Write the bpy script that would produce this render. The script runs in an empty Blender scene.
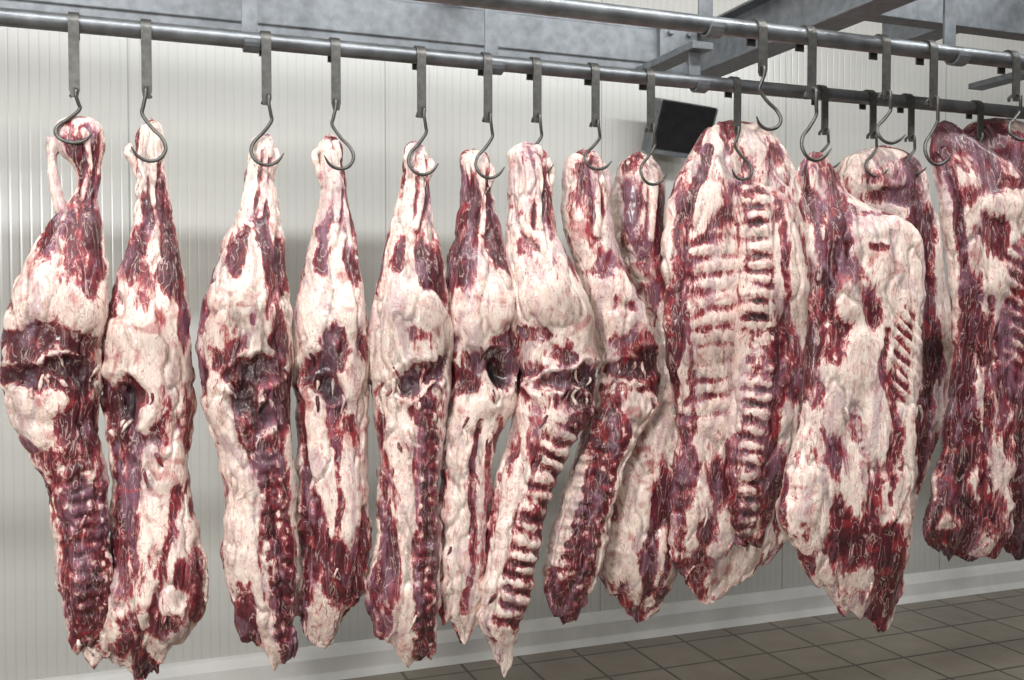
import bpy, math, numpy as np
from mathutils import Vector
scene=bpy.context.scene
try: scene.view_settings.view_transform='Standard'
except Exception: pass

# ------------------------------------------------ camera survey
A=math.radians(21); P=math.radians(1.84); FP=995.0; CH=1.75
F=np.array([math.sin(A)*math.cos(P),math.cos(A)*math.cos(P),-math.sin(P)])
R=np.array([math.cos(A),-math.sin(A),0.0]); U=np.cross(R,F)
RAIL1=2.93; RAIL2=2.33; WALL=4.70; RZ=CH+0.76
def survey(px,py,Y):
    """world point on the vertical hanging plane y=Y seen at a photo position"""
    px=np.asarray(px,float); py=np.asarray(py,float)
    d=F+((px-512)/FP)[...,None]*R-((py-340)/FP)[...,None]*U
    t=Y/d[...,1]
    return d*t[...,None]+np.array([0,0,CH])
cd=bpy.data.cameras.new('camera'); cam=bpy.data.objects.new('camera',cd)
scene.collection.objects.link(cam); cam.location=(0,0,CH)
cam.rotation_euler=(math.pi/2-P,0,-A); cd.lens=FP/1024*36; cd.sensor_width=36
scene.camera=cam

# ------------------------------------------------ noise
def h3(ix,iy,iz,s):
    n=(ix.astype(np.int64)*73856093)^(iy.astype(np.int64)*19349663)^(iz.astype(np.int64)*83492791)^(s*2654435)
    n=(n^(n>>13))*1274126177 & 0x7fffffff
    n=(n^(n>>16))*60493 & 0x7fffffff
    return ((n>>5)&0xffff)/65535.0
def vn(x,y,z,s):
    x0=np.floor(x);y0=np.floor(y);z0=np.floor(z)
    fx=x-x0;fy=y-y0;fz=z-z0
    fx=fx*fx*(3-2*fx);fy=fy*fy*(3-2*fy);fz=fz*fz*(3-2*fz)
    def H(a,b,c): return h3(x0+a,y0+b,z0+c,s)
    l=lambda a,b,t:a+(b-a)*t
    return l(l(l(H(0,0,0),H(1,0,0),fx),l(H(0,1,0),H(1,1,0),fx),fy),
             l(l(H(0,0,1),H(1,0,1),fx),l(H(0,1,1),H(1,1,1),fx),fy),fz)
def fbm(x,y,z,s,o=4):
    r=0;a=1;t=0
    for i in range(o):
        r=r+a*vn(x,y,z,s+i*17); t+=a; a*=.5; x=x*2.03;y=y*2.03;z=z*2.03
    return r/t-0.5

# ------------------------------------------------ node helpers
def newmat(n):
    m=bpy.data.materials.new(n); m.use_nodes=True
    nt=m.node_tree; b=nt.nodes['Principled BSDF']; return m,nt,b
def nd(nt,t,**k):
    n=nt.nodes.new(t)
    for a,v in k.items(): setattr(n,a,v)
    return n
def noise(nt,vec,scale,detail=4,dist=0,rough=.5):
    n=nd(nt,'ShaderNodeTexNoise'); n.inputs['Scale'].default_value=scale
    n.inputs['Detail'].default_value=detail; n.inputs['Distortion'].default_value=dist
    n.inputs['Roughness'].default_value=rough
    nt.links.new(vec,n.inputs['Vector']); return n.outputs['Fac']
def mth(nt,op,a,b=None,c=None,clamp=False):
    n=nd(nt,'ShaderNodeMath',operation=op); n.use_clamp=clamp
    for i,v in enumerate((a,b,c)):
        if v is None: continue
        if isinstance(v,(int,float)): n.inputs[i].default_value=v
        else: nt.links.new(v,n.inputs[i])
    return n.outputs[0]
def mapping(nt,vec,sc):
    n=nd(nt,'ShaderNodeMapping'); n.inputs['Scale'].default_value=sc
    nt.links.new(vec,n.inputs['Vector']); return n.outputs[0]
def ramp(nt,fac,stops):
    n=nd(nt,'ShaderNodeValToRGB'); e=n.color_ramp.elements
    while len(e)<len(stops): e.new(.5)
    for i,(p,c) in enumerate(stops): e[i].position=p; e[i].color=(*c,1)
    nt.links.new(fac,n.inputs[0]); return n.outputs[0]
def mix(nt,f,a,b,mode='MIX'):
    n=nd(nt,'ShaderNodeMix',data_type='RGBA',blend_type=mode)
    for s,v in ((0,f),(6,a),(7,b)):
        if isinstance(v,(int,float)): n.inputs[s].default_value=v
        elif isinstance(v,tuple): n.inputs[s].default_value=(*v,1)
        else: nt.links.new(v,n.inputs[s])
    return n.outputs[2]
def bump(nt,b,h,st,d):
    n=nd(nt,'ShaderNodeBump'); n.inputs['Strength'].default_value=st; n.inputs['Distance'].default_value=d
    nt.links.new(h,n.inputs['Height']); nt.links.new(n.outputs[0],b.inputs['Normal'])

def meat_material():
    m,nt,b=newmat('raw_beef')
    tc=nd(nt,'ShaderNodeTexCoord').outputs['Object']
    info=nd(nt,'ShaderNodeObjectInfo')
    add=nd(nt,'ShaderNodeVectorMath',operation='ADD'); nt.links.new(tc,add.inputs[0])
    cmb=nd(nt,'ShaderNodeCombineXYZ'); s=mth(nt,'MULTIPLY',info.outputs['Random'],20.0)
    nt.links.new(s,cmb.inputs[0]); nt.links.new(s,cmb.inputs[2]); nt.links.new(cmb.outputs[0],add.inputs[1])
    v=add.outputs[0]
    def at(n):
        a=nd(nt,'ShaderNodeAttribute'); a.attribute_name=n; return a.outputs['Fac']
    M=at('muscle'); D=at('dark')
    n1=noise(nt,mapping(nt,v,(24,24,12)),1,8,1.4,.62)
    n2=noise(nt,mapping(nt,v,(85,85,11)),1,6,.6,.6)
    n3=noise(nt,mapping(nt,v,(11,11,4.5)),1,6,1.2,.6)
    n4=noise(nt,v,130,4,0,.6)
    n8=noise(nt,mapping(nt,v,(48,48,20)),1,8,1.0,.65)
    f=mth(nt,'MULTIPLY_ADD',n1,.80,mth(nt,'SUBTRACT',M,.40))
    f=mth(nt,'ADD',f,mth(nt,'MULTIPLY_ADD',n2,.46,-.23))
    f=mth(nt,'ADD',f,mth(nt,'MULTIPLY_ADD',n4,.12,-.06),clamp=True)
    fatc=ramp(nt,n8,[(.44,(.86,.73,.635)),(.56,(.80,.61,.53)),(.66,(.64,.37,.33)),(.78,(.42,.14,.14))])
    red=ramp(nt,f,[(0,(.55,.24,.22)),(.37,(.42,.10,.10)),
                 (.42,(.21,.024,.034)),(.54,(.085,.009,.016)),(1,(.032,.004,.008))])
    c=mix(nt,ramp(nt,f,[(.29,(0,0,0)),(.38,(1,1,1))]),fatc,red)
    k=ramp(nt,n3,[(.52,(0,0,0)),(.60,(1,1,1))])
    c=mix(nt,mth(nt,'MULTIPLY',k,.45),c,(.27,.15,.215))
    n5=noise(nt,v,10,4,1.6)
    k=ramp(nt,n5,[(.58,(0,0,0)),(.69,(1,1,1))])
    c=mix(nt,mth(nt,'MULTIPLY',k,.60),c,(.36,.025,.03))
    n6=noise(nt,mapping(nt,v,(26,26,10)),1,3,2.0)
    ve=mth(nt,'ABSOLUTE',mth(nt,'SUBTRACT',n6,.5))
    ve=ramp(nt,ve,[(0,(1,1,1)),(.018,(0,0,0))])
    c=mix(nt,mth(nt,'MULTIPLY',ve,.65),c,(.24,.03,.04))
    n7=noise(nt,mapping(nt,v,(30,30,7)),1,3,1.5)
    ve2=mth(nt,'ABSOLUTE',mth(nt,'SUBTRACT',n7,.5))
    ve2=ramp(nt,ve2,[(0,(1,1,1)),(.020,(0,0,0))])
    c=mix(nt,mth(nt,'MULTIPLY',ve2,.55),c,(.76,.58,.51))
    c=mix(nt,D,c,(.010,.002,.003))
    nt.links.new(c,b.inputs['Base Color'])
    r=mth(nt,'MULTIPLY_ADD',n1,.35,.22); nt.links.new(r,b.inputs['Roughness'])
    b.inputs['Specular IOR Level'].default_value=.45
    b.inputs['Coat Weight'].default_value=.22; b.inputs['Coat Roughness'].default_value=.16
    h=mth(nt,'ADD',mth(nt,'MULTIPLY',n2,.6),mth(nt,'ADD',mth(nt,'MULTIPLY',f,-.8),mth(nt,'ADD',mth(nt,'MULTIPLY',n4,.35),mth(nt,'MULTIPLY',n8,-.6))))
    bump(nt,b,h,.75,.010)
    return m
MEAT=meat_material()

def steel(name,col,rough,metal,sc=30):
    m,nt,b=newmat(name); tc=nd(nt,'ShaderNodeTexCoord').outputs['Object']
    n=noise(nt,tc,sc,5); n2=noise(nt,tc,sc*6,3)
    c=ramp(nt,n,[(.3,tuple(x*.6 for x in col)),(.7,col)])
    nt.links.new(c,b.inputs['Base Color']); b.inputs['Metallic'].default_value=metal
    nt.links.new(mth(nt,'MULTIPLY_ADD',n,.25,rough-.1),b.inputs['Roughness'])
    bump(nt,b,n2,.15,.002); return m
GALV=steel('galvanised_steel',(.21,.225,.24),.5,.4)
PIPE=steel('rail_steel',(.25,.26,.27),.4,.8,18)
HOOK=steel('hook_steel',(.14,.135,.125),.42,.8,60)
DARK=steel('black_glass',(.012,.012,.014),.35,0)

# ------------------------------------------------ mesh builders
class MB:
    def __init__(s): s.v=[];s.f=[];s.m=[];s.d=[];s.n=0
    def add(s,v,f,m=None,d=None):
        v=np.asarray(v,float); s.v.append(v)
        f=np.asarray(f,int)
        s.f+= (f+s.n).tolist(); s.n+=len(v)
        s.m.append(np.full(len(v),.2) if m is None else m)
        s.d.append(np.zeros(len(v)) if d is None else d)
    def make(s,name,mat,origin=None,smooth=True,attrs=False):
        V=np.concatenate(s.v); o=np.array(origin) if origin is not None else V.mean(0)
        me=bpy.data.meshes.new(name); me.from_pydata((V-o).tolist(),[],s.f)
        if attrs:
            for nm,a in (('muscle',s.m),('dark',s.d)):
                at=me.attributes.new(nm,'FLOAT','POINT'); at.data.foreach_set('value',np.concatenate(a).astype(np.float32))
        me.materials.append(mat)
        if smooth: me.polygons.foreach_set('use_smooth',[True]*len(me.polygons))
        me.update()
        ob=bpy.data.objects.new(name,me); ob.location=o.tolist(); scene.collection.objects.link(ob); return ob
def gridfaces(nr,nc,caps=True):
    i=np.arange(nr-1)[:,None]*nc; j=np.arange(nc)[None,:]; j2=(j+1)%nc
    f=np.stack([i+j,i+j2,i+nc+j2,i+nc+j],-1).reshape(-1,4)
    return f
def catmull(pts,n):
    pts=np.asarray(pts,float); P0=np.vstack([2*pts[0]-pts[1],pts,2*pts[-1]-pts[-2]])
    out=[]
    for i in range(len(pts)-1):
        a,b,c,d=P0[i:i+4]
        for t in np.linspace(0,1,n,endpoint=False):
            out.append(.5*((2*b)+(-a+c)*t+(2*a-5*b+4*c-d)*t*t+(-a+3*b-3*c+d)*t**3))
    out.append(pts[-1]); return np.array(out)
def tube(mb,pts,rad,n=6,seg=14,m=.2,rough=0,seed=1):
    pts=np.asarray(pts,float); r=np.asarray(rad,float)
    if r.ndim==0: r=np.full(len(pts),float(r))
    q=catmull(np.hstack([pts,r[:,None]]),n); c=q[:,:3]; r=q[:,3]
    T=np.gradient(c,axis=0); T/=np.linalg.norm(T,axis=1)[:,None]+1e-9
    up=np.array([0.13,1,.07]); V=[]
    a=np.linspace(0,2*np.pi,seg,endpoint=False)
    for i in range(len(c)):
        s=np.cross(T[i],up); s/=np.linalg.norm(s)+1e-9; w=np.cross(s,T[i])
        V.append(c[i]+r[i]*(np.cos(a)[:,None]*s+np.sin(a)[:,None]*w))
    V=np.array(V)
    if rough:
        k=1+rough*fbm(V[...,0]*60,V[...,1]*60,V[...,2]*60,seed)*2
        V=c[:,None]+(V-c[:,None])*k[...,None]
    nr=len(c); V=V.reshape(-1,3); base=len(V)
    V=np.vstack([V,c[0]-T[0]*r[0]*.5,c[-1]+T[-1]*r[-1]*.5])
    mb.add(V,gridfaces(nr,seg),np.full(len(V),m))
    off=mb.n-len(V)
    for k in range(seg):
        mb.f.append([off+base,off+(k+1)%seg,off+k])
        mb.f.append([off+base+1,off+(nr-1)*seg+k,off+(nr-1)*seg+(k+1)%seg])

def polydist(x,y,pts):
    best=np.full(x.shape,1e9); s=np.zeros(x.shape); acc=0
    for (x0,y0),(x1,y1) in zip(pts[:-1],pts[1:]):
        dx,dy=x1-x0,y1-y0; L=math.hypot(dx,dy)
        t=np.clip(((x-x0)*dx+(y-y0)*dy)/L/L,0,1)
        d=np.hypot(x-x0-t*dx,y-y0-t*dy); k=d<best
        best=np.where(k,d,best); s=np.where(k,acc+t*L,s); acc+=L
    return best,s
def smooth1(a,w):
    k=np.hanning(w+2)[1:-1]; k/=k.sum(); p=w//2
    return np.convolve(np.pad(a,p,mode='edge'),k,'valid')[:len(a)]
def loft(mb,rows,Y0,k=.8,seed=1,base=.1,blobs=(),strips=(),ribs=(),curl=0.,e=.85,amp=1.,patch=.55,tilt=0.,scr=True,boost=.13):
    base=base+boost
    rows=np.array(rows,float); y0,y1=rows[0,0],rows[-1,0]
    v=np.arange(y0,y1+.1,1.9); xl=np.interp(v,rows[:,0],rows[:,1]); xr=np.interp(v,rows[:,0],rows[:,2])
    xl=smooth1(xl,9); xr=smooth1(xr,9)
    z=v*0; u=(v-y0)/(y1-y0)
    ea=amp*(.9+1.9*np.clip((u-.6)/.4,0,1))
    xl+= 6*ea*fbm(v/15,z+seed,z,seed+3,5); xr+=6*ea*fbm(v/15,z+seed,z+9,seed+5,5)
    cx=(xl+xr)/2; hw=(xr-xl)/2
    capd=np.minimum(v-v[0],v[-1]-v); cap=np.sqrt(np.clip(1-(1-np.clip(capd/7,0,1))**2,0.0,1))
    hw=hw*np.clip(cap,.03,1)
    nf,nb=100,30
    th=np.concatenate([np.linspace(np.pi,2*np.pi,nf,endpoint=False),np.linspace(0,np.pi,nb,endpoint=False)])
    ct=np.cos(th); st=np.sin(th)
    X=cx[:,None]+hw[:,None]*np.sign(ct)*np.abs(ct)**e
    Vv=np.repeat(v[:,None],len(th),1)
    endw=np.clip((u-.86)/.14,0,1)[:,None]
    Vv=Vv+endw*(58*fbm(X/15,X*0+seed,st[None]*1.3+X*0,seed+61,4)+2)
    topw=np.clip((.05-u)/.05,0,1)[:,None]
    Vv=Vv+topw*10*fbm(X/9,X*0+seed,st[None]*1.3+X*0,seed+63,3)
    Pw=survey(X,Vv,Y0); c0=survey(cx-hw,v,Y0); c1=survey(cx+hw,v,Y0)
    hwm=(c1-c0)[:,0]/2; spx=(hwm/np.maximum(hw,1e-3)).mean()
    D=k*smooth1(hwm,25)*np.clip(cap,.05,1)*(1-.45*endw[:,0])
    front=np.clip(-st*2.2,0,1); front=front*front*(3-2*front)
    S=st*30
    wx=X+14*fbm(X/20,Vv/26,S/26,seed+11,5); wy=Vv+23*fbm(X/20,Vv/28,S/26+7,seed+23,5)
    m=np.full(X.shape,float(base)); d=np.zeros(X.shape); h=np.zeros(X.shape)
    low=np.clip((u-.45)/.3,0,1)[:,None]
    m+=patch*fbm(wx/25,wy/70,S/26,seed+31,5)*3.4+.07*low
    m+=low*.6*fbm(wx/8,wy/95,S/20,seed+33,3)
    h+=.018*fbm(X/36,Vv/70,S/34,seed+41,3)
    fo=np.abs(fbm(wx/24,wy/70,S/22,seed+57,3)); h-=.009*np.exp(-(fo/.035)**2)
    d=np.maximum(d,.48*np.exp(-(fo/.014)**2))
    for bl in blobs:
        bx,by,rx,ry,ro,bm,bh=bl[:7]; a=math.radians(ro)
        ux=(wx-bx)*math.cos(a)+(wy-by)*math.sin(a); uy=-(wx-bx)*math.sin(a)+(wy-by)*math.cos(a)
        w=np.exp(-((ux/rx)**2+(uy/ry)**2)**2*.9)
        m=m*(1-w)+w*(bm+.40*(m-base))
        h+=bh*w*front
        if bh<-.01:
            q=np.sqrt((ux/rx)**2+(uy/ry)**2); rim=np.exp(-((q-1.3)/.16)**2); h+=.006*rim*front; m-=.15*rim
            m+=.18*np.exp(-((q-1.75)/.3)**2)
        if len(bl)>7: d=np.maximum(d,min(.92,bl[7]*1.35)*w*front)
    jit=4*fbm(X/20,Vv/20,S*0,seed+91,3)
    for (x0,x1,ya,yb,per,slope,rm) in ribs:
        w=1/(1+np.exp(-(wx-x0)/3))*1/(1+np.exp((wx-x1)/3))*1/(1+np.exp(-(wy-ya)/5))*1/(1+np.exp((wy-yb)/5))*front
        ph=np.cos(2*np.pi*(Vv+jit*1.2-slope*(X-x0)-.003*(X-x0)**2)/per)
        am=np.clip(.85+1.3*fbm(X/18,Vv/30,S*0,seed+94,2),.4,1.15)
        m=m*(1-w*.88)+w*.88*(rm+.02-.19*ph*am+.34*fbm(X/12,Vv/12,S*0,seed+92,4)); h=h*(1-.5*w)+w*.0034*ph*am
    for (pts,w0,kind) in strips:
        dd,s=polydist(wx*.5+X*.5,wy*.5+Vv*.5,pts); w=np.exp(-(dd/w0)**4)*front
        s=polydist(X,Vv,pts)[1]+jit*1.1+12*fbm(Vv/45,Vv*0+3,Vv*0,seed+95,2); fine=fbm(X/6,Vv/6,S*0,seed+77,4)
        am=np.clip(.8+1.5*fbm(X/14,Vv/22,S*0,seed+96,2),.3,1.15)
        if kind=='spine':
            ph=np.cos(2*np.pi*s/13.5)*am; ed=np.exp(-((dd-w0*.62)/(w0*.2))**2)
            m=m*(1-w)+w*(.58+.09*ph-.24*ed*(ph>.15)+.7*fine)
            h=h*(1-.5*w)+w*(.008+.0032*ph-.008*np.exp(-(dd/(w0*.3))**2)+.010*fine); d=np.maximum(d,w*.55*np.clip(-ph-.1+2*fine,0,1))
        elif kind=='vert':
            ph=np.cos(2*np.pi*s/15)*am
            m=m*(1-w)+w*(.36-.17*ph+.6*fine); h=h*(1-.5*w)+w*(.010+.0042*ph+.008*fine)
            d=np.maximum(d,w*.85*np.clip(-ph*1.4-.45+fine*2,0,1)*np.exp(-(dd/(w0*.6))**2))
        elif kind=='muscle':
            m=m*(1-w)+w*(.68+.3*fine); h-=.005*w
        elif kind=='red':
            m=m*(1-w)+w*(.48+.4*fine)
        elif kind=='fat':
            m=m*(1-w)+w*(.08+.2*fine); h+=.006*w
        elif kind=='tendon':
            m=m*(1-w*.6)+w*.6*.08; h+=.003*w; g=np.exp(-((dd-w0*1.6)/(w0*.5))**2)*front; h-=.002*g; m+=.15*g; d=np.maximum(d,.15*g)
    h-=.005*np.clip((m-.25)*4,0,1)+.004*fbm(X/8,Vv/14,S/8,seed+51,3)
    lim=np.clip(D/.05,.15,1)[:,None]; h=h*lim
    Pw[...,0]+=h*ct; Pw[...,1]+=D[:,None]*st+h*st+curl*((X-cx[:,None])/ (hw[:,None].max()))**2+tilt*(X-cx[:,None])*spx
    nr,nc=X.shape; V=Pw.reshape(-1,3)
    V=np.vstack([V,Pw[0].mean(0),Pw[-1].mean(0)])
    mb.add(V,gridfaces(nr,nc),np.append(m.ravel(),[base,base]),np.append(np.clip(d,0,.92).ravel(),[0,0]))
    off=mb.n-len(V)
    for q in range(nc):
        mb.f.append([off+nr*nc,off+(q+1)%nc,off+q]); mb.f.append([off+nr*nc+1,off+(nr-1)*nc+q,off+(nr-1)*nc+(q+1)%nc])
    rng=np.random.RandomState(seed)
    def surf(x,y):
        i=int(np.clip(round((y-y0)/1.9),0,nr-1)); j=int(np.argmin(np.abs(X[i,:nf]-x))); return Pw[i,j]
    if scr:
        sites=[]
        for bl in blobs:
            if bl[6]<=-.01: sites+= [(bl[0]+bl[2]*1.2*math.cos(t),bl[1]+bl[3]*1.2*math.sin(t)) for t in rng.uniform(0,6.28,3)]
        for q in range(5):
            i=rng.randint(int(nr*.45),nr-8); sites.append((cx[i]+hw[i]*rng.uniform(-.8,.8),v[i]))
        for (sx,sy) in sites:
            L=rng.uniform(8,20); a=rng.uniform(-.5,.5)+math.pi/2
            if abs(sy-y0)<20 or sy+L>y1-5: continue
            ps=[]
            for t in (0,.35,.7,1): 
                p=surf(sx+L*t*math.cos(a),sy+L*t*math.sin(a)).copy(); p[1]-=.001+.004*math.sin(3*t); ps.append(p)
            r0=rng.uniform(.003,.005); tube(mb,ps,[r0,r0*1.2,r0*.9,r0*.3],3,8,rng.choice([.2,.35,.5,.65]),.9,seed+3)
def tpx(mb,pts,Y,m=.1,seed=1):
    W=[];r=[]
    for x,y,rr,dy in pts:
        p=survey(x,y,Y); q=survey(x+rr,y,Y); p=p.copy(); p[1]+=dy; W.append(p); r.append(abs(q[0]-p[0]))
    tube(mb,W,r,6,14,m,.5,seed)

# ------------------------------------------------ hindquarters
def hind(rows,Y,seed,blobs,strips,tend=(),k=.85,**kw):
    mb=MB(); ra=np.array(rows,float); y0=ra[0,0]
    cxf=lambda y,t:float(np.interp(y,ra[:,0],ra[:,1])*(1-t)+np.interp(y,ra[:,0],ra[:,2])*t)
    strips=list(strips)+[([(cxf(y0+18,.62),y0+18),(cxf(y0+50,.6),y0+50),(cxf(y0+85,.5),y0+85)],3.4,'tendon')]
    loft(mb,rows,Y,k=k,seed=seed,blobs=blobs,strips=strips,**kw)
    w=cxf(y0+20,1)-cxf(y0+20,0)
    # hock joint condyles
    tpx(mb,[(cxf(y0+16,.22),y0+26,w*.10,-.006),(cxf(y0+12,.26),y0+15,w*.19,-.010),(cxf(y0+10,.36),y0+7,w*.17,-.006)],Y,.02,seed+7)
    tpx(mb,[(cxf(y0+16,.80),y0+30,w*.09,-.006),(cxf(y0+14,.76),y0+17,w*.17,-.012),(cxf(y0+10,.66),y0+6,w*.16,-.006)],Y,.12,seed+8)
    for i,t in enumerate(tend): tpx(mb,t,Y,.12,seed+i)
    o=survey((rows[0][1]+rows[0][2])/2,rows[0][0],Y)
    return mb.make('beef_hindquarter',MEAT,origin=o,attrs=True)

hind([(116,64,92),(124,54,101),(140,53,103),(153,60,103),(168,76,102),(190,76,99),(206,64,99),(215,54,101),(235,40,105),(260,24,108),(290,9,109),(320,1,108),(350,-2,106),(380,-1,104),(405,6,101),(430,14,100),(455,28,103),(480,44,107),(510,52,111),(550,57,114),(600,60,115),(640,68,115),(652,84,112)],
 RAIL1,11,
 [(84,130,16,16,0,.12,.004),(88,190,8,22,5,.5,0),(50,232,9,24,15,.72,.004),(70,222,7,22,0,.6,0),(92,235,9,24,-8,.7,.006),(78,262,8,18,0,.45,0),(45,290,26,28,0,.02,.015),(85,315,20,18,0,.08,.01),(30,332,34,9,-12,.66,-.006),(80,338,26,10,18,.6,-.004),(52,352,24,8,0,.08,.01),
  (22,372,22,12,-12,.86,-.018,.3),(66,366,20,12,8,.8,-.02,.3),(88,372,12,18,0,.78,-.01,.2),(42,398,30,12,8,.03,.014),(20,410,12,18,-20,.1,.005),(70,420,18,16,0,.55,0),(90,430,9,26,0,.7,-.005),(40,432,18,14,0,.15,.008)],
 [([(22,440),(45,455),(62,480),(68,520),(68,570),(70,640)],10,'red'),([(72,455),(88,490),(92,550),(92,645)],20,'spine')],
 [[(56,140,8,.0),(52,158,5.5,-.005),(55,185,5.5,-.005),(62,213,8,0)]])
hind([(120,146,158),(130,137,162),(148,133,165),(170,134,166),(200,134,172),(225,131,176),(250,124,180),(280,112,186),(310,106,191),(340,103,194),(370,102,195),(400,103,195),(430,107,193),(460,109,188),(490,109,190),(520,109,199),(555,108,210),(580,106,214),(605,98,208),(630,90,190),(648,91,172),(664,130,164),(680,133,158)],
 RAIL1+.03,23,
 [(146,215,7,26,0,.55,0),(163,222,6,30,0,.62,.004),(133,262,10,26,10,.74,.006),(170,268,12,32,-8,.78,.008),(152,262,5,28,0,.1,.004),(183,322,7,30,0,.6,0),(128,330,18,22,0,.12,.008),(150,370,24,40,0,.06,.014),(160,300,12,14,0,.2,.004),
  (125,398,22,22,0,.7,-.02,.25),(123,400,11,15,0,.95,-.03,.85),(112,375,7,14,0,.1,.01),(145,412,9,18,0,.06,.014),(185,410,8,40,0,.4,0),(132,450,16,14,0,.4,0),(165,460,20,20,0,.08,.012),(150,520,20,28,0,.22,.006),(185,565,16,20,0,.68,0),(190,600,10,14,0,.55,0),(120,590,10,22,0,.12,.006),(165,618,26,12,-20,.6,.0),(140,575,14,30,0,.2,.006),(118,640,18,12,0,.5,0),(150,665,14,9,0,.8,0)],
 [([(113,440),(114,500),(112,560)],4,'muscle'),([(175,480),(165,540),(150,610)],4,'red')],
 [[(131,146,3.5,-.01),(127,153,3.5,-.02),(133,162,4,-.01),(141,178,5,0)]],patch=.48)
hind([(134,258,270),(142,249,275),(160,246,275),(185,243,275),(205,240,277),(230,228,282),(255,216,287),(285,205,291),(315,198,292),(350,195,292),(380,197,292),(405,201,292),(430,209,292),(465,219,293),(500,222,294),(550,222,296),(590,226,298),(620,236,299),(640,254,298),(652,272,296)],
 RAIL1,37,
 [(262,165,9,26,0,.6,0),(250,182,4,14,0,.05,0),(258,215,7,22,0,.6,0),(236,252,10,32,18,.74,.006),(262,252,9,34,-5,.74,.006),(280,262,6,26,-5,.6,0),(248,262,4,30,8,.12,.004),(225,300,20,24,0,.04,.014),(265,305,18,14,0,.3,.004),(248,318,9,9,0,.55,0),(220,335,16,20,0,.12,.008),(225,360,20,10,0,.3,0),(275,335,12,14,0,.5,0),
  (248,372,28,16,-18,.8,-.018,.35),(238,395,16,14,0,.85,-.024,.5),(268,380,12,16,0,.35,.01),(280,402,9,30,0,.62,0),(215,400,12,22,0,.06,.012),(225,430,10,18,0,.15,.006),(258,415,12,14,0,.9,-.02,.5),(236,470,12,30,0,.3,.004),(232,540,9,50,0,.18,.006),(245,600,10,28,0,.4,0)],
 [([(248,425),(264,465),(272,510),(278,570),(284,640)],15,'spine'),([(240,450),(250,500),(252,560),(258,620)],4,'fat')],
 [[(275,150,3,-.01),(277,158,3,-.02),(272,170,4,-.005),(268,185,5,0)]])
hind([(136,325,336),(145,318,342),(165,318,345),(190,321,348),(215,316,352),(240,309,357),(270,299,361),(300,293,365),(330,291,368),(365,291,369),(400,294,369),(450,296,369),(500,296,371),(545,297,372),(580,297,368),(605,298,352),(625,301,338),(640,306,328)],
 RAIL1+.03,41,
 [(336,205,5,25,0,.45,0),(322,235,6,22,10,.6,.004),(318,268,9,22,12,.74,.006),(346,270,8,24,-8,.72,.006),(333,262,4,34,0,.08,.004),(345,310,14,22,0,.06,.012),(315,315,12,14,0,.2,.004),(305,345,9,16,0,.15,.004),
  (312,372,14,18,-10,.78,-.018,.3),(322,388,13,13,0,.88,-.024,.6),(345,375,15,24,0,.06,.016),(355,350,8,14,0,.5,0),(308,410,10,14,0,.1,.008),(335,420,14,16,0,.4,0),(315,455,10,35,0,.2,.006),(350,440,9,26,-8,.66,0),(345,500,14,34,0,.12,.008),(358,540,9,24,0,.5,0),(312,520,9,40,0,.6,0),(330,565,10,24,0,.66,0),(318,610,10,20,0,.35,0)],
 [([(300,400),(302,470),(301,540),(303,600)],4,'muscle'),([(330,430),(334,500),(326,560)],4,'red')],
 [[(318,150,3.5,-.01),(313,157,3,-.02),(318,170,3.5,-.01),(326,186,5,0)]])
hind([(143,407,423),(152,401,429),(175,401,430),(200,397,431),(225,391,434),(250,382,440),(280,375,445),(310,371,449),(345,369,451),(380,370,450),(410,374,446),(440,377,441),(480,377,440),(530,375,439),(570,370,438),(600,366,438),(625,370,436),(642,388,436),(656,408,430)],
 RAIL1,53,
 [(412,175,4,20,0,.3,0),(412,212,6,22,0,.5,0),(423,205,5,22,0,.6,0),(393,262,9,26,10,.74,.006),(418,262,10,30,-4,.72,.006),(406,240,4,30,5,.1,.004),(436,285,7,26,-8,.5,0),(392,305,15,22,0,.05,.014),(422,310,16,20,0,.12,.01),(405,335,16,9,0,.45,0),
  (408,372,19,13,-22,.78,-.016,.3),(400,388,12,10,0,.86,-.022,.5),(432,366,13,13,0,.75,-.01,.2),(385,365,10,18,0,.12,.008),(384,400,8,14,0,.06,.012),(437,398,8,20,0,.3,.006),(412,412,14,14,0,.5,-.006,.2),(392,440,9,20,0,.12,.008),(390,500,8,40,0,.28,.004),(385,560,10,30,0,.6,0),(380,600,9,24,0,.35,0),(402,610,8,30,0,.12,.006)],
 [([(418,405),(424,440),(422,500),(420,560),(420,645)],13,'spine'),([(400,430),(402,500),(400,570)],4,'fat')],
 [[(428,160,3,-.01),(430,168,3,-.02),(426,180,3,-.01),(422,194,5,0)]],patch=.48)
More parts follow.
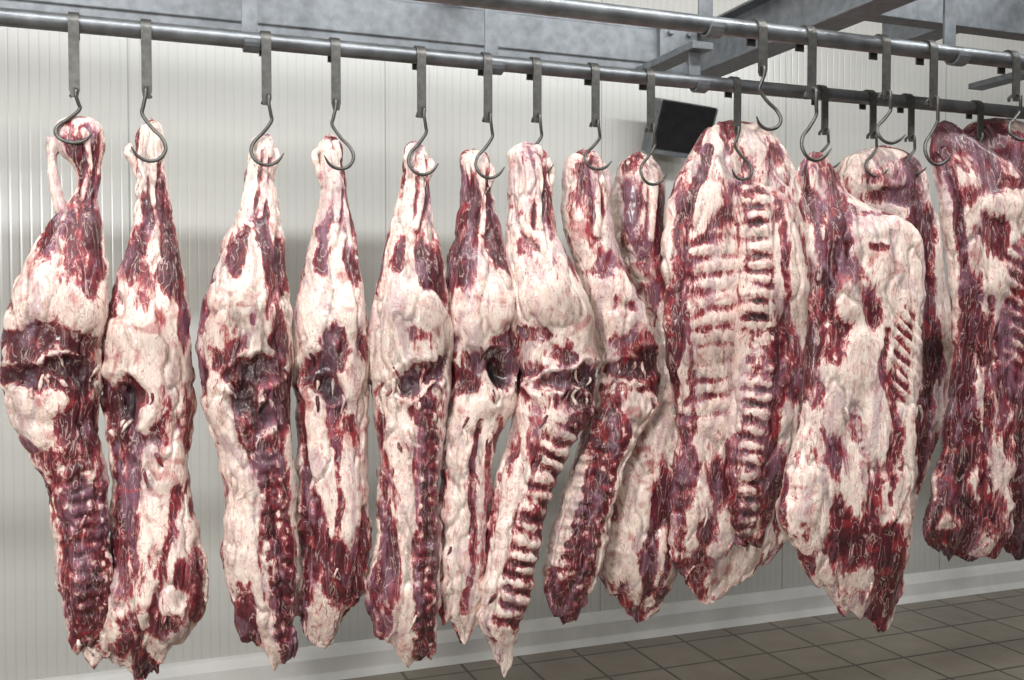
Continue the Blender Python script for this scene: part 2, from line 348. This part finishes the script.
hind([(148,466,482),(157,459,490),(180,459,491),(205,460,494),(230,454,499),(255,447,505),(285,444,513),(315,445,519),(350,448,520),(385,447,517),(415,444,508),(445,441,494),(480,439,490),(530,437,489),(575,436,487),(605,437,482),(622,444,474),(632,452,466)],
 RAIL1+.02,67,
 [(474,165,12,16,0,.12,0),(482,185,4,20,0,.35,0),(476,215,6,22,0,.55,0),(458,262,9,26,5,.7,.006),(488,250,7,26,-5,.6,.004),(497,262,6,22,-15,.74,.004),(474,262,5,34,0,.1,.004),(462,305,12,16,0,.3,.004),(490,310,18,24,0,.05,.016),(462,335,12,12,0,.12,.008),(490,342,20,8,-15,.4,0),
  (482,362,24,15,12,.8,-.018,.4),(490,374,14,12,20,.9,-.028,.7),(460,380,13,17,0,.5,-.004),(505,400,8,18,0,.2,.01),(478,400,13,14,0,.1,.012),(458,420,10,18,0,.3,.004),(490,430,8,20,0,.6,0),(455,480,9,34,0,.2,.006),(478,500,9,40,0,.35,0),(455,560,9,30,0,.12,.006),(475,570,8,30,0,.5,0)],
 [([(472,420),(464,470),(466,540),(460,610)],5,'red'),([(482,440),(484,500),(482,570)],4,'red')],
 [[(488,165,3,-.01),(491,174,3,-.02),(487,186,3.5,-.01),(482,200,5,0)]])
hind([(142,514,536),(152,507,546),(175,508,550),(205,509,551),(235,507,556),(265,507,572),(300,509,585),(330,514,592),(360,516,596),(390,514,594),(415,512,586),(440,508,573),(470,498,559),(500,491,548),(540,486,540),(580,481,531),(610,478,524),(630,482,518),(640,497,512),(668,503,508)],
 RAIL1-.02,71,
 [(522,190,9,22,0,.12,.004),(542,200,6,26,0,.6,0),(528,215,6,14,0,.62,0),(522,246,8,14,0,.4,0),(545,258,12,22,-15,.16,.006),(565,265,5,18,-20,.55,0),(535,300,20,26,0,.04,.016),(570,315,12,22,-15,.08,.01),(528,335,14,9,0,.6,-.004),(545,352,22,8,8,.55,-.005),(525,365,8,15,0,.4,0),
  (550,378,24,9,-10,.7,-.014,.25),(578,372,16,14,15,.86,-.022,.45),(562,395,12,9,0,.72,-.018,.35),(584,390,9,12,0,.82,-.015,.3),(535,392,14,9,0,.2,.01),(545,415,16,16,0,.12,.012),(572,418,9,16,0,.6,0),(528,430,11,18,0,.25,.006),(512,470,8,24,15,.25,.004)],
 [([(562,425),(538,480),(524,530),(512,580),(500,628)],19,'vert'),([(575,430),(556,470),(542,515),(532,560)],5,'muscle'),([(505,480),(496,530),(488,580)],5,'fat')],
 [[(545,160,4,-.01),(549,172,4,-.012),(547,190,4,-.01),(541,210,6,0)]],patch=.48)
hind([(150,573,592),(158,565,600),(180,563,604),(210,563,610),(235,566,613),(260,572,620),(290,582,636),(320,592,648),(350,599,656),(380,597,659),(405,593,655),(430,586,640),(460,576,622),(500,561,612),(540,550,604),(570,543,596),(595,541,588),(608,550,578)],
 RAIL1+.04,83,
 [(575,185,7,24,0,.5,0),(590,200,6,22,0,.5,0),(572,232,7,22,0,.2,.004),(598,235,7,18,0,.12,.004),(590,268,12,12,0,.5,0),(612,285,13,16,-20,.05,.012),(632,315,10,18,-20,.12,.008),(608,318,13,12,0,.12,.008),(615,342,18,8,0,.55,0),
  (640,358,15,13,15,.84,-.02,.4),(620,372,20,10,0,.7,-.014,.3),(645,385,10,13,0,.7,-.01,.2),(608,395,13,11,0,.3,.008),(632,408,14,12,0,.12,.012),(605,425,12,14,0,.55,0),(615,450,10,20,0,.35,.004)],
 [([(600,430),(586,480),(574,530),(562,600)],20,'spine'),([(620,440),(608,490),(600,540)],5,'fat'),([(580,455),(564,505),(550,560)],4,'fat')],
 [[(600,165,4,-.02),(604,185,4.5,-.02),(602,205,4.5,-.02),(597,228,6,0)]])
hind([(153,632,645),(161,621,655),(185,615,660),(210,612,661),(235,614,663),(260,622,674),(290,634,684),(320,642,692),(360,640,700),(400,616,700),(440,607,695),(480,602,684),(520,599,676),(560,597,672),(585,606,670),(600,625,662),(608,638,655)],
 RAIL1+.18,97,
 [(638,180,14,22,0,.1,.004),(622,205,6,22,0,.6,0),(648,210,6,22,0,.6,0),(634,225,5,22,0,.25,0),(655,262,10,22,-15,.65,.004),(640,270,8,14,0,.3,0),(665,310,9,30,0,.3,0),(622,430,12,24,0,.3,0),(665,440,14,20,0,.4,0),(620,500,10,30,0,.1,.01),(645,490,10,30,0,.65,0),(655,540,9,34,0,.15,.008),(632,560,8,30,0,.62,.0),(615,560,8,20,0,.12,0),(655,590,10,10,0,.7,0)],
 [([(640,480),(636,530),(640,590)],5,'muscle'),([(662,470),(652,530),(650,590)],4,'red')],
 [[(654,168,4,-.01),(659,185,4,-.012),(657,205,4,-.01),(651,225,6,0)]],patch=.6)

# ------------------------------------------------ rib / fore quarters
def fore(parts,org):
    mb=MB()
    for p in parts: loft(mb,**p)
    return mb.make('beef_forequarter',MEAT,origin=survey(*org),attrs=True)
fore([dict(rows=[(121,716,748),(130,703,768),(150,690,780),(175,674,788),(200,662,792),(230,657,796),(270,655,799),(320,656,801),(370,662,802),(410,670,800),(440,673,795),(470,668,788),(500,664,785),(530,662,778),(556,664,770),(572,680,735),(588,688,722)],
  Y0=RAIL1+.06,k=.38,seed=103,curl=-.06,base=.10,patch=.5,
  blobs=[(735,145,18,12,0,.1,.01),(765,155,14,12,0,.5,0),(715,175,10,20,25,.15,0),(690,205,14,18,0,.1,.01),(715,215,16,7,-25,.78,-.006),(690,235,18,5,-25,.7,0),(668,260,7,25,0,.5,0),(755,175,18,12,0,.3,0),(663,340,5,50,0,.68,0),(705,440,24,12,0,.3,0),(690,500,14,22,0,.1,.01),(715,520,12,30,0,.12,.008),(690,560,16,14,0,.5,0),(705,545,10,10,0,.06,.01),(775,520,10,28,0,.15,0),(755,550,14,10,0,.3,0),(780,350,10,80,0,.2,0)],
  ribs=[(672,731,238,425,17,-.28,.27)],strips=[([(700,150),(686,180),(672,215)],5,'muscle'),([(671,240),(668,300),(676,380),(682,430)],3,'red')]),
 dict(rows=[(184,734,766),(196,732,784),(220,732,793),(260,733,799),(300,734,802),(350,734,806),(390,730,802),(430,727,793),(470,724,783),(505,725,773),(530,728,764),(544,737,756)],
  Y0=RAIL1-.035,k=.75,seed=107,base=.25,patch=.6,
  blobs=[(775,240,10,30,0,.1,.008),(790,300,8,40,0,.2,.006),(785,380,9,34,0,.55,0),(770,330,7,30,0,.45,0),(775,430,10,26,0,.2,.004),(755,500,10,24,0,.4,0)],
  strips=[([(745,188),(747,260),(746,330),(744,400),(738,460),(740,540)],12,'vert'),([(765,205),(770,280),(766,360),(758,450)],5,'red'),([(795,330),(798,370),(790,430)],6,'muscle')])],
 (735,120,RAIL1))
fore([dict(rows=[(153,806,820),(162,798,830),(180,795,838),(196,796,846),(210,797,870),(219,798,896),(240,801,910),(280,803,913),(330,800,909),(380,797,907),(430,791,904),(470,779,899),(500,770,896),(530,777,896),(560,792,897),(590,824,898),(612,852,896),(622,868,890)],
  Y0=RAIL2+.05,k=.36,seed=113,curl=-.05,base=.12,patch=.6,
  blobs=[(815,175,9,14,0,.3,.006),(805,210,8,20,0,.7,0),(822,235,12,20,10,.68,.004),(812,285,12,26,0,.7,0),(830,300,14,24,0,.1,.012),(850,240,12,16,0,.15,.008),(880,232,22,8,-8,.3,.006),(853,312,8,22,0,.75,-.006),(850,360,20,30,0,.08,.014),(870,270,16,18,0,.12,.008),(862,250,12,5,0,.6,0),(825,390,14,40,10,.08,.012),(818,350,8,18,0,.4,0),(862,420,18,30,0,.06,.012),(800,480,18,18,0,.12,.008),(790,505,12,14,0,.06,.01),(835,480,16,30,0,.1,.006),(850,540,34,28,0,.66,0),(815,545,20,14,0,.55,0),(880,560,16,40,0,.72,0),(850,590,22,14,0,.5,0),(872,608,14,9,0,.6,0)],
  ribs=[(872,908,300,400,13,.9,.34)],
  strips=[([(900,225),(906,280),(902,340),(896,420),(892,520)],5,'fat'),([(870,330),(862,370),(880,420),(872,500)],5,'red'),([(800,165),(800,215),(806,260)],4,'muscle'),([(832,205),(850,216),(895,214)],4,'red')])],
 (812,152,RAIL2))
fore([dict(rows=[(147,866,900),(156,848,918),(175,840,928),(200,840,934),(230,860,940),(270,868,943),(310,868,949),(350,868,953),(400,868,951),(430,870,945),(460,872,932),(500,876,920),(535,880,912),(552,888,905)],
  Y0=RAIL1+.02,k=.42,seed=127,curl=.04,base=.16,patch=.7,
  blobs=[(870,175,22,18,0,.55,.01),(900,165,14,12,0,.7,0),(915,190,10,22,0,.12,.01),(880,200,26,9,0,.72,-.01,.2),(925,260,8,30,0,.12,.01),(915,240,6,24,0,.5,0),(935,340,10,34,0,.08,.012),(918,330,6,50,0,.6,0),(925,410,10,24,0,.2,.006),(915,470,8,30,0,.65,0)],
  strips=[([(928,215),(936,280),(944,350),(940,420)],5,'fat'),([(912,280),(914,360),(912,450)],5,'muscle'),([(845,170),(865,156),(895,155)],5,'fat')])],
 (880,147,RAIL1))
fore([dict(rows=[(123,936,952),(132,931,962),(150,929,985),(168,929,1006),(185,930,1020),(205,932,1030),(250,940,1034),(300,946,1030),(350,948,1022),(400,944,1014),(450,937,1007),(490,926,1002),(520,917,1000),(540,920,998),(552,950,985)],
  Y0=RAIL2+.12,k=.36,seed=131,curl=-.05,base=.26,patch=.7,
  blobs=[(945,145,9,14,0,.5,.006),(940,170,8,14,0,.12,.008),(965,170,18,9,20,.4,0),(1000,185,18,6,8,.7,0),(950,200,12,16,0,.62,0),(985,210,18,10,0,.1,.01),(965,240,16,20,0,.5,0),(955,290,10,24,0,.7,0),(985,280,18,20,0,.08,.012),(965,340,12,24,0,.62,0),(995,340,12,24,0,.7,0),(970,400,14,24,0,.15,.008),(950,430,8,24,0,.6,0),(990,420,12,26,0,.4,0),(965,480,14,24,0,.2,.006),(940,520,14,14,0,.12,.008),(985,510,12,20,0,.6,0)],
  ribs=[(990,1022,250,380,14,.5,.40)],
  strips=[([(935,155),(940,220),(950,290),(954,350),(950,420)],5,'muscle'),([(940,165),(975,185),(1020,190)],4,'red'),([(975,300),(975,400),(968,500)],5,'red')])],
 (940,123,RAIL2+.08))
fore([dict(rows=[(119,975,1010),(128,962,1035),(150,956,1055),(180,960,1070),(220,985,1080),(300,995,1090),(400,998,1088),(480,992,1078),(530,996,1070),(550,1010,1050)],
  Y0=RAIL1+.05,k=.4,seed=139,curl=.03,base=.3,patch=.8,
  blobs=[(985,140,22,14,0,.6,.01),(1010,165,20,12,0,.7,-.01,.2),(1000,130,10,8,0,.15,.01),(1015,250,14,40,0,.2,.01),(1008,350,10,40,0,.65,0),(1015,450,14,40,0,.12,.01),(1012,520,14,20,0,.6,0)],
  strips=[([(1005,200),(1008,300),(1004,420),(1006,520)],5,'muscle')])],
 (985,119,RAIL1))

# ------------------------------------------------ hooks
RR=.0235
def hook(px,Y,side=1,L=.195,sh=1.0):
    x=float(survey(px,0,Y)[0])
    for _ in range(3):
        py=308-(RZ-CH)/ (x*math.sin(A)+Y*math.cos(A))*FP
        x=float(survey(px,py,Y)[0])
    o=np.array([x,Y,RZ]); mb=MB()
    t=.006; w=.0135; r=RR+.001
    path=[(r+.001,-.035),(r+.001,0)]+[(r*math.cos(a),r*math.sin(a)) for a in np.linspace(.2,math.pi-.2,9)]+[(-r,0),(-r,-.03),(-r,-L+.02),(-r,-L)]
    path=np.array(path); T=np.gradient(path,axis=0); T/=np.linalg.norm(T,axis=1)[:,None]; N=np.stack([-T[:,1],T[:,0]],1)
    V=[]
    n=len(path)
    for i,(p,q) in enumerate(zip(path,N)):
        ww=w*(1.0 if i<n-1 else .65)
        out=p-q*t if np.linalg.norm(p-q*t)>np.linalg.norm(p) else p+q*t
        if abs(p[0])>=r-.002: out=p+np.array([math.copysign(t,p[0]),0])
        for a,b in ((-ww,p),(ww,p),(ww,out),(-ww,out)): V.append(o+np.array([a,b[0],b[1]]))
    f=gridfaces(n,4).tolist(); mb.add(V,f); off=mb.n-len(V)
    mb.f.append([off+3,off+2,off+1,off]); e=off+4*(n-1); mb.f.append([e,e+1,e+2,e+3])
    s=side; y=-r-.003
    pts=[(.010*s,y+.016,-L+.006),(.004*s,y+.02,-L+.020),(-.002*s,y+.006,-L+.030),(-.004*s,y-.012,-L+.024),(-.004*s,y-.014,-L+.004),(-.010*s,y-.008,-L-.025),(-.012*s,y-.004,-L-.045),
         (.012*s,y-.006,-L-.080),(.038*s,y-.012,-L-.108),(.046*s,y-.02,-L-.138),(.030*s,y-.024,-L-.165),(.000*s,y-.022,-L-.172),(-.026*s,y-.026,-L-.160),(-.042*s,y-.034,-L-.138)]
    pts=[(a,b,-L+(c+L)*sh) for a,b,c in pts]
    rad=[.005]*12+[.0045,.0015]
    tube(mb,[o+np.array(p) for p in pts],rad,6,10)
    ob=mb.make('meat_hook',HOOK,origin=o,smooth=True)
    try: ob.data.set_sharp_from_angle(angle=math.radians(45))
    except Exception: pass
for px,s,sh,L in [(74,-1,.72,.20),(146,1,1,.19),(265,-1,1,.185),(334,1,1,.185),(419,-1,1,.19),(485,-1,1,.19),(534,-1,.95,.18),(592,-1,.8,.18),(647,-1,1,.185),(733,1,.9,.17),(868,-1,.8,.15),(975,1,.7,.12),(820,-1,.7,.15),(906,-1,.7,.15)]:
    hook(px,RAIL1,s,L,sh)
for px,s,sh,L in [(757,1,.85,.13),(806,-1,1,.18),(880,-1,.75,.16),(927,-1,1,.17),(1009,-1,.7,.13)]:
    hook(px,RAIL2,s,L,sh)

# ------------------------------------------------ rails, beams, hangers
def pipe(name,Y,x0,x1,r=RR):
    mb=MB(); tube(mb,[(x0,Y,RZ),((x0+x1)/2,Y,RZ),(x1,Y,RZ)],r,2,28)
    return mb.make(name,PIPE)
pipe('hanging_rail',RAIL1,-3.5,9); pipe('hanging_rail',RAIL2,-3.5,9)
def prism(mb,prof,axis,a,b):
    n=len(prof); V=[]
    for t in (a,b):
        for p,q in prof: V.append((t,p,q) if axis=='x' else ((p,t,q) if axis=='y' else (p,q,t)))
    off=mb.n; mb.add(V,[[i,(i+1)%n,(i+1)%n+n,i+n] for i in range(n)])
    mb.f.append(list(range(off+n-1,off-1,-1))); mb.f.append(list(range(off+n,off+2*n)))
def bevel(ob,w=.003):
    m=ob.modifiers.new('bevel','BEVEL'); m.width=w; m.segments=2; m.limit_method='ANGLE'; return ob
def channel(cy,z0,z1,fl=.07,t=.008):
    return [(cy,z0),(cy+fl,z0),(cy+fl,z0+t),(cy+t,z0+t),(cy+t,z1-t),(cy+fl,z1-t),(cy+fl,z1),(cy,z1)]
def ibeam(c,z0,z1,w=.1,t=.01):
    h=w/2
    return [(c-h,z0),(c+h,z0),(c+h,z0+t),(c+t/2,z0+t),(c+t/2,z1-t),(c+h,z1-t),(c+h,z1),(c-h,z1),(c-h,z1-t),(c-t/2,z1-t),(c-t/2,z0+t),(c-h,z0+t)]
B0=CH+.89
mb=MB(); prism(mb,[(3.33,B0),(3.41,B0),(3.41,B0+.012),(3.345,B0+.012),(3.345,B0+.165),(3.41,B0+.165),(3.41,B0+.18),(3.33,B0+.18),(3.33,B0+.155),(3.322,B0+.15),(3.322,B0+.03),(3.33,B0+.025)],'x',-3.6,2.02)
prism(mb,[(3.30,B0-.02),(3.32,B0-.02),(3.32,B0+.2),(3.30,B0+.2)],'x',1.86,2.02)
for bx in (1.9,1.98):
    for bz in (.04,.14): prism(mb,[(bx+.011*math.cos(k*math.pi/3),B0+bz+.011*math.sin(k*math.pi/3)) for k in range(6)],'y',3.285,3.30)
bevel(mb.make('support_beam',GALV,smooth=False))
mb=MB(); prism(mb,ibeam(2.08,B0,B0+.18,.12),'y',-2.5,3.42)
bevel(mb.make('cross_beam',GALV,smooth=False))
mb=MB(); prism(mb,channel(2.62,B0+.06,B0+.2),'x',2.15,8.9)
bevel(mb.make('support_beam',GALV,smooth=False))
mb=MB(); prism(mb,ibeam(3.0,B0+.19,B0+.34,.12),'y',-2.5,3.42)
bevel(mb.make('cross_beam',GALV,smooth=False))
def hanger(px,Y,top):
    x=float(survey(px,30,Y)[0]); mb=MB(); r=RR+.002; t=.009
    w=.022
    inner=[(r+.004,top)]+[(r+.004,.02)]+[(r*math.cos(a),r*math.sin(a)) for a in np.linspace(0,-math.pi,10)]
    outer=[(r+.004+t,top)]+[(r+.004+t,.02)]+[((r+t)*math.cos(a),(r+t)*math.sin(a)) for a in np.linspace(0,-math.pi,10)]
    V=[]
    for a,b in zip(inner,outer):
        for dx,q in ((-w,a),(w,a),(w,b),(-w,b)): V.append((x+dx,Y+q[0],RZ+q[1]))
    off=mb.n; mb.add(V,gridfaces(len(inner),4)); mb.f.append([off+3,off+2,off+1,off]); e=off+4*(len(inner)-1); mb.f.append([e,e+1,e+2,e+3])
    prism(mb,[(x-.04,RZ+top-.012),(x+.04,RZ+top-.012),(x+.04,RZ+top+.012),(x-.04,RZ+top+.012)],'y',Y-.02,Y+.42)
    for dx in (-.02,.02):
        prism(mb,[(x+dx+.008*math.cos(k*math.pi/3),RZ+top-.1+.008*math.sin(k*math.pi/3)) for k in range(6)],'y',Y+r-.014,Y+r+.02)
    bevel(mb.make('rail_hanger',GALV,smooth=False),.0015)
for px in (251,495): hanger(px,RAIL1,.33)
hanger(700,RAIL1,.12)
hanger(712,RAIL2,.35); hanger(958,RAIL2,.35); hanger(1060,RAIL1,.2)

o=survey(684,128,4.45)
def box(mb,c,s,rx=0):
    V=[];
    for a in (-1,1):
        for b in (-1,1):
            for d in (-1,1):
                y=b*s[1]/2; z=d*s[2]/2; V.append((c[0]+a*s[0]/2,c[1]+y*math.cos(rx)-z*math.sin(rx),c[2]+y*math.sin(rx)+z*math.cos(rx)))
    mb.add(V,[[0,1,3,2],[4,6,7,5],[0,4,5,1],[2,3,7,6],[0,2,6,4],[1,5,7,3]])
emp=bpy.data.objects.new('wall_floodlight',None); scene.collection.objects.link(emp); emp.location=o.tolist(); emp.rotation_euler=(0,math.radians(4),0)
for nm,mat,c,s in (('housing',GALV,(0,.045,0),(.34,.09,.27)),('glass',DARK,(.0,-.006,0),(.31,.012,.245)),('bracket',GALV,(0,.15,.02),(.06,.16,.05))):
    m_=MB(); box(m_,np.array(c),s,.35); ob=bevel(m_.make(nm,mat,origin=(0,0,0),smooth=False),.004); ob.parent=emp

# ------------------------------------------------ room
def wallmat():
    m,nt,b=newmat('ribbed_white_panel'); tc=nd(nt,'ShaderNodeTexCoord').outputs['Object']
    sx=nd(nt,'ShaderNodeSeparateXYZ'); nt.links.new(tc,sx.inputs[0])
    s=mth(nt,'SINE',mth(nt,'MULTIPLY',sx.outputs[0],2*math.pi/.04))
    groove=mth(nt,'POWER',mth(nt,'MULTIPLY_ADD',s,.5,.5),10)
    fr=mth(nt,'FRACT',mth(nt,'MULTIPLY',sx.outputs[0],1/1.15)); seam=mth(nt,'LESS_THAN',fr,.006)
    n=noise(nt,mapping(nt,tc,(.6,.6,2.2)),1,4)
    c=ramp(nt,n,[(.3,(.50,.495,.465)),(.7,(.60,.59,.55))])
    c=mix(nt,mth(nt,'MULTIPLY',groove,.18),c,(.34,.34,.32)); c=mix(nt,mth(nt,'MULTIPLY',seam,.7),c,(.25,.25,.24))
    nt.links.new(c,b.inputs['Base Color']); b.inputs['Roughness'].default_value=.25
    bump(nt,b,mth(nt,'SUBTRACT',1.0,mth(nt,'ADD',groove,seam)),.25,.003); return m
WM=wallmat()
def floormat():
    m,nt,b=newmat('floor_tiles'); tc=nd(nt,'ShaderNodeTexCoord').outputs['Object']
    br=nd(nt,'ShaderNodeTexBrick'); br.offset=0; nt.links.new(tc,br.inputs['Vector'])
    br.inputs['Color1'].default_value=(.30,.26,.21,1); br.inputs['Color2'].default_value=(.24,.21,.17,1)
    br.inputs['Mortar'].default_value=(.06,.05,.042,1); br.inputs['Scale'].default_value=1
    br.inputs['Brick Width'].default_value=.3; br.inputs['Row Height'].default_value=.3; br.inputs['Mortar Size'].default_value=.008
    n=noise(nt,tc,6,5); c=mix(nt,mth(nt,'MULTIPLY',n,.5),br.outputs['Color'],(.17,.145,.115))
    nt.links.new(c,b.inputs['Base Color']); nt.links.new(mth(nt,'MULTIPLY_ADD',n,.3,.25),b.inputs['Roughness'])
    bump(nt,b,mth(nt,'SUBTRACT',1.0,br.outputs['Fac']),.4,.004); return m
FM=floormat()
CM,nt_,b_=newmat('painted_white'); tc_=nd(nt_,'ShaderNodeTexCoord').outputs['Object']
nt_.links.new(ramp(nt_,noise(nt_,tc_,5,5),[(.3,(.62,.61,.58)),(.7,(.74,.73,.70))]),b_.inputs['Base Color']); b_.inputs['Roughness'].default_value=.5
def slab(name,mat,x0,x1,y0,y1,z0,z1):
    m_=MB(); box(m_,np.array([(x0+x1)/2,(y0+y1)/2,(z0+z1)/2]),(x1-x0,y1-y0,z1-z0)); return m_.make(name,mat,origin=(0,0,0),smooth=False)
slab('wall_back',WM,-4,9.2,WALL,WALL+.1,0,4.1)
slab('floor',FM,-4,9.2,-3,WALL,-.1,0)
slab('ceiling',CM,-4,9.2,-3,WALL,4.0,4.1)
slab('wall_left',CM,-4.1,-4,-3,WALL,0,4.1)
slab('wall_right',CM,9.2,9.3,-3,WALL,0,4.1)
mb=MB(); prism(mb,[(WALL,0),(WALL,.15),(WALL-.025,.14),(WALL-.05,.10),(WALL-.055,.03),(WALL-.075,.012),(WALL-.09,0)],'x',-4,9.2)
bevel(mb.make('baseboard_back',CM,smooth=False),.004)

# ------------------------------------------------ lights
w=bpy.data.worlds.new('world'); scene.world=w; w.use_nodes=True
w.node_tree.nodes['Background'].inputs[0].default_value=(.80,.88,1,1); w.node_tree.nodes['Background'].inputs[1].default_value=.11
def area(name,loc,tgt,sx,sy,e,col=(1,1,1)):
    l=bpy.data.lights.new(name,'AREA'); l.shape='RECTANGLE'; l.size=sx; l.size_y=sy; l.energy=e; l.color=col
    o=bpy.data.objects.new(name,l); scene.collection.objects.link(o); o.location=loc
    o.rotation_euler=(Vector(tgt)-Vector(loc)).to_track_quat('-Z','Y').to_euler(); return o
area('ceiling_strip_light',(2.0,1.5,3.9),(2.0,3.2,1.4),7,.12,160,(.95,.98,1))
area('ceiling_strip_light',(2.0,-.9,3.9),(2.2,2.2,1.0),6,.3,35,(1,.98,.95))
area('key_light',(-2.0,-.9,2.6),(1.4,3,1.5),.6,.6,165,(1,.985,.97))  # added key light from upper left to model the carcasses, not a window
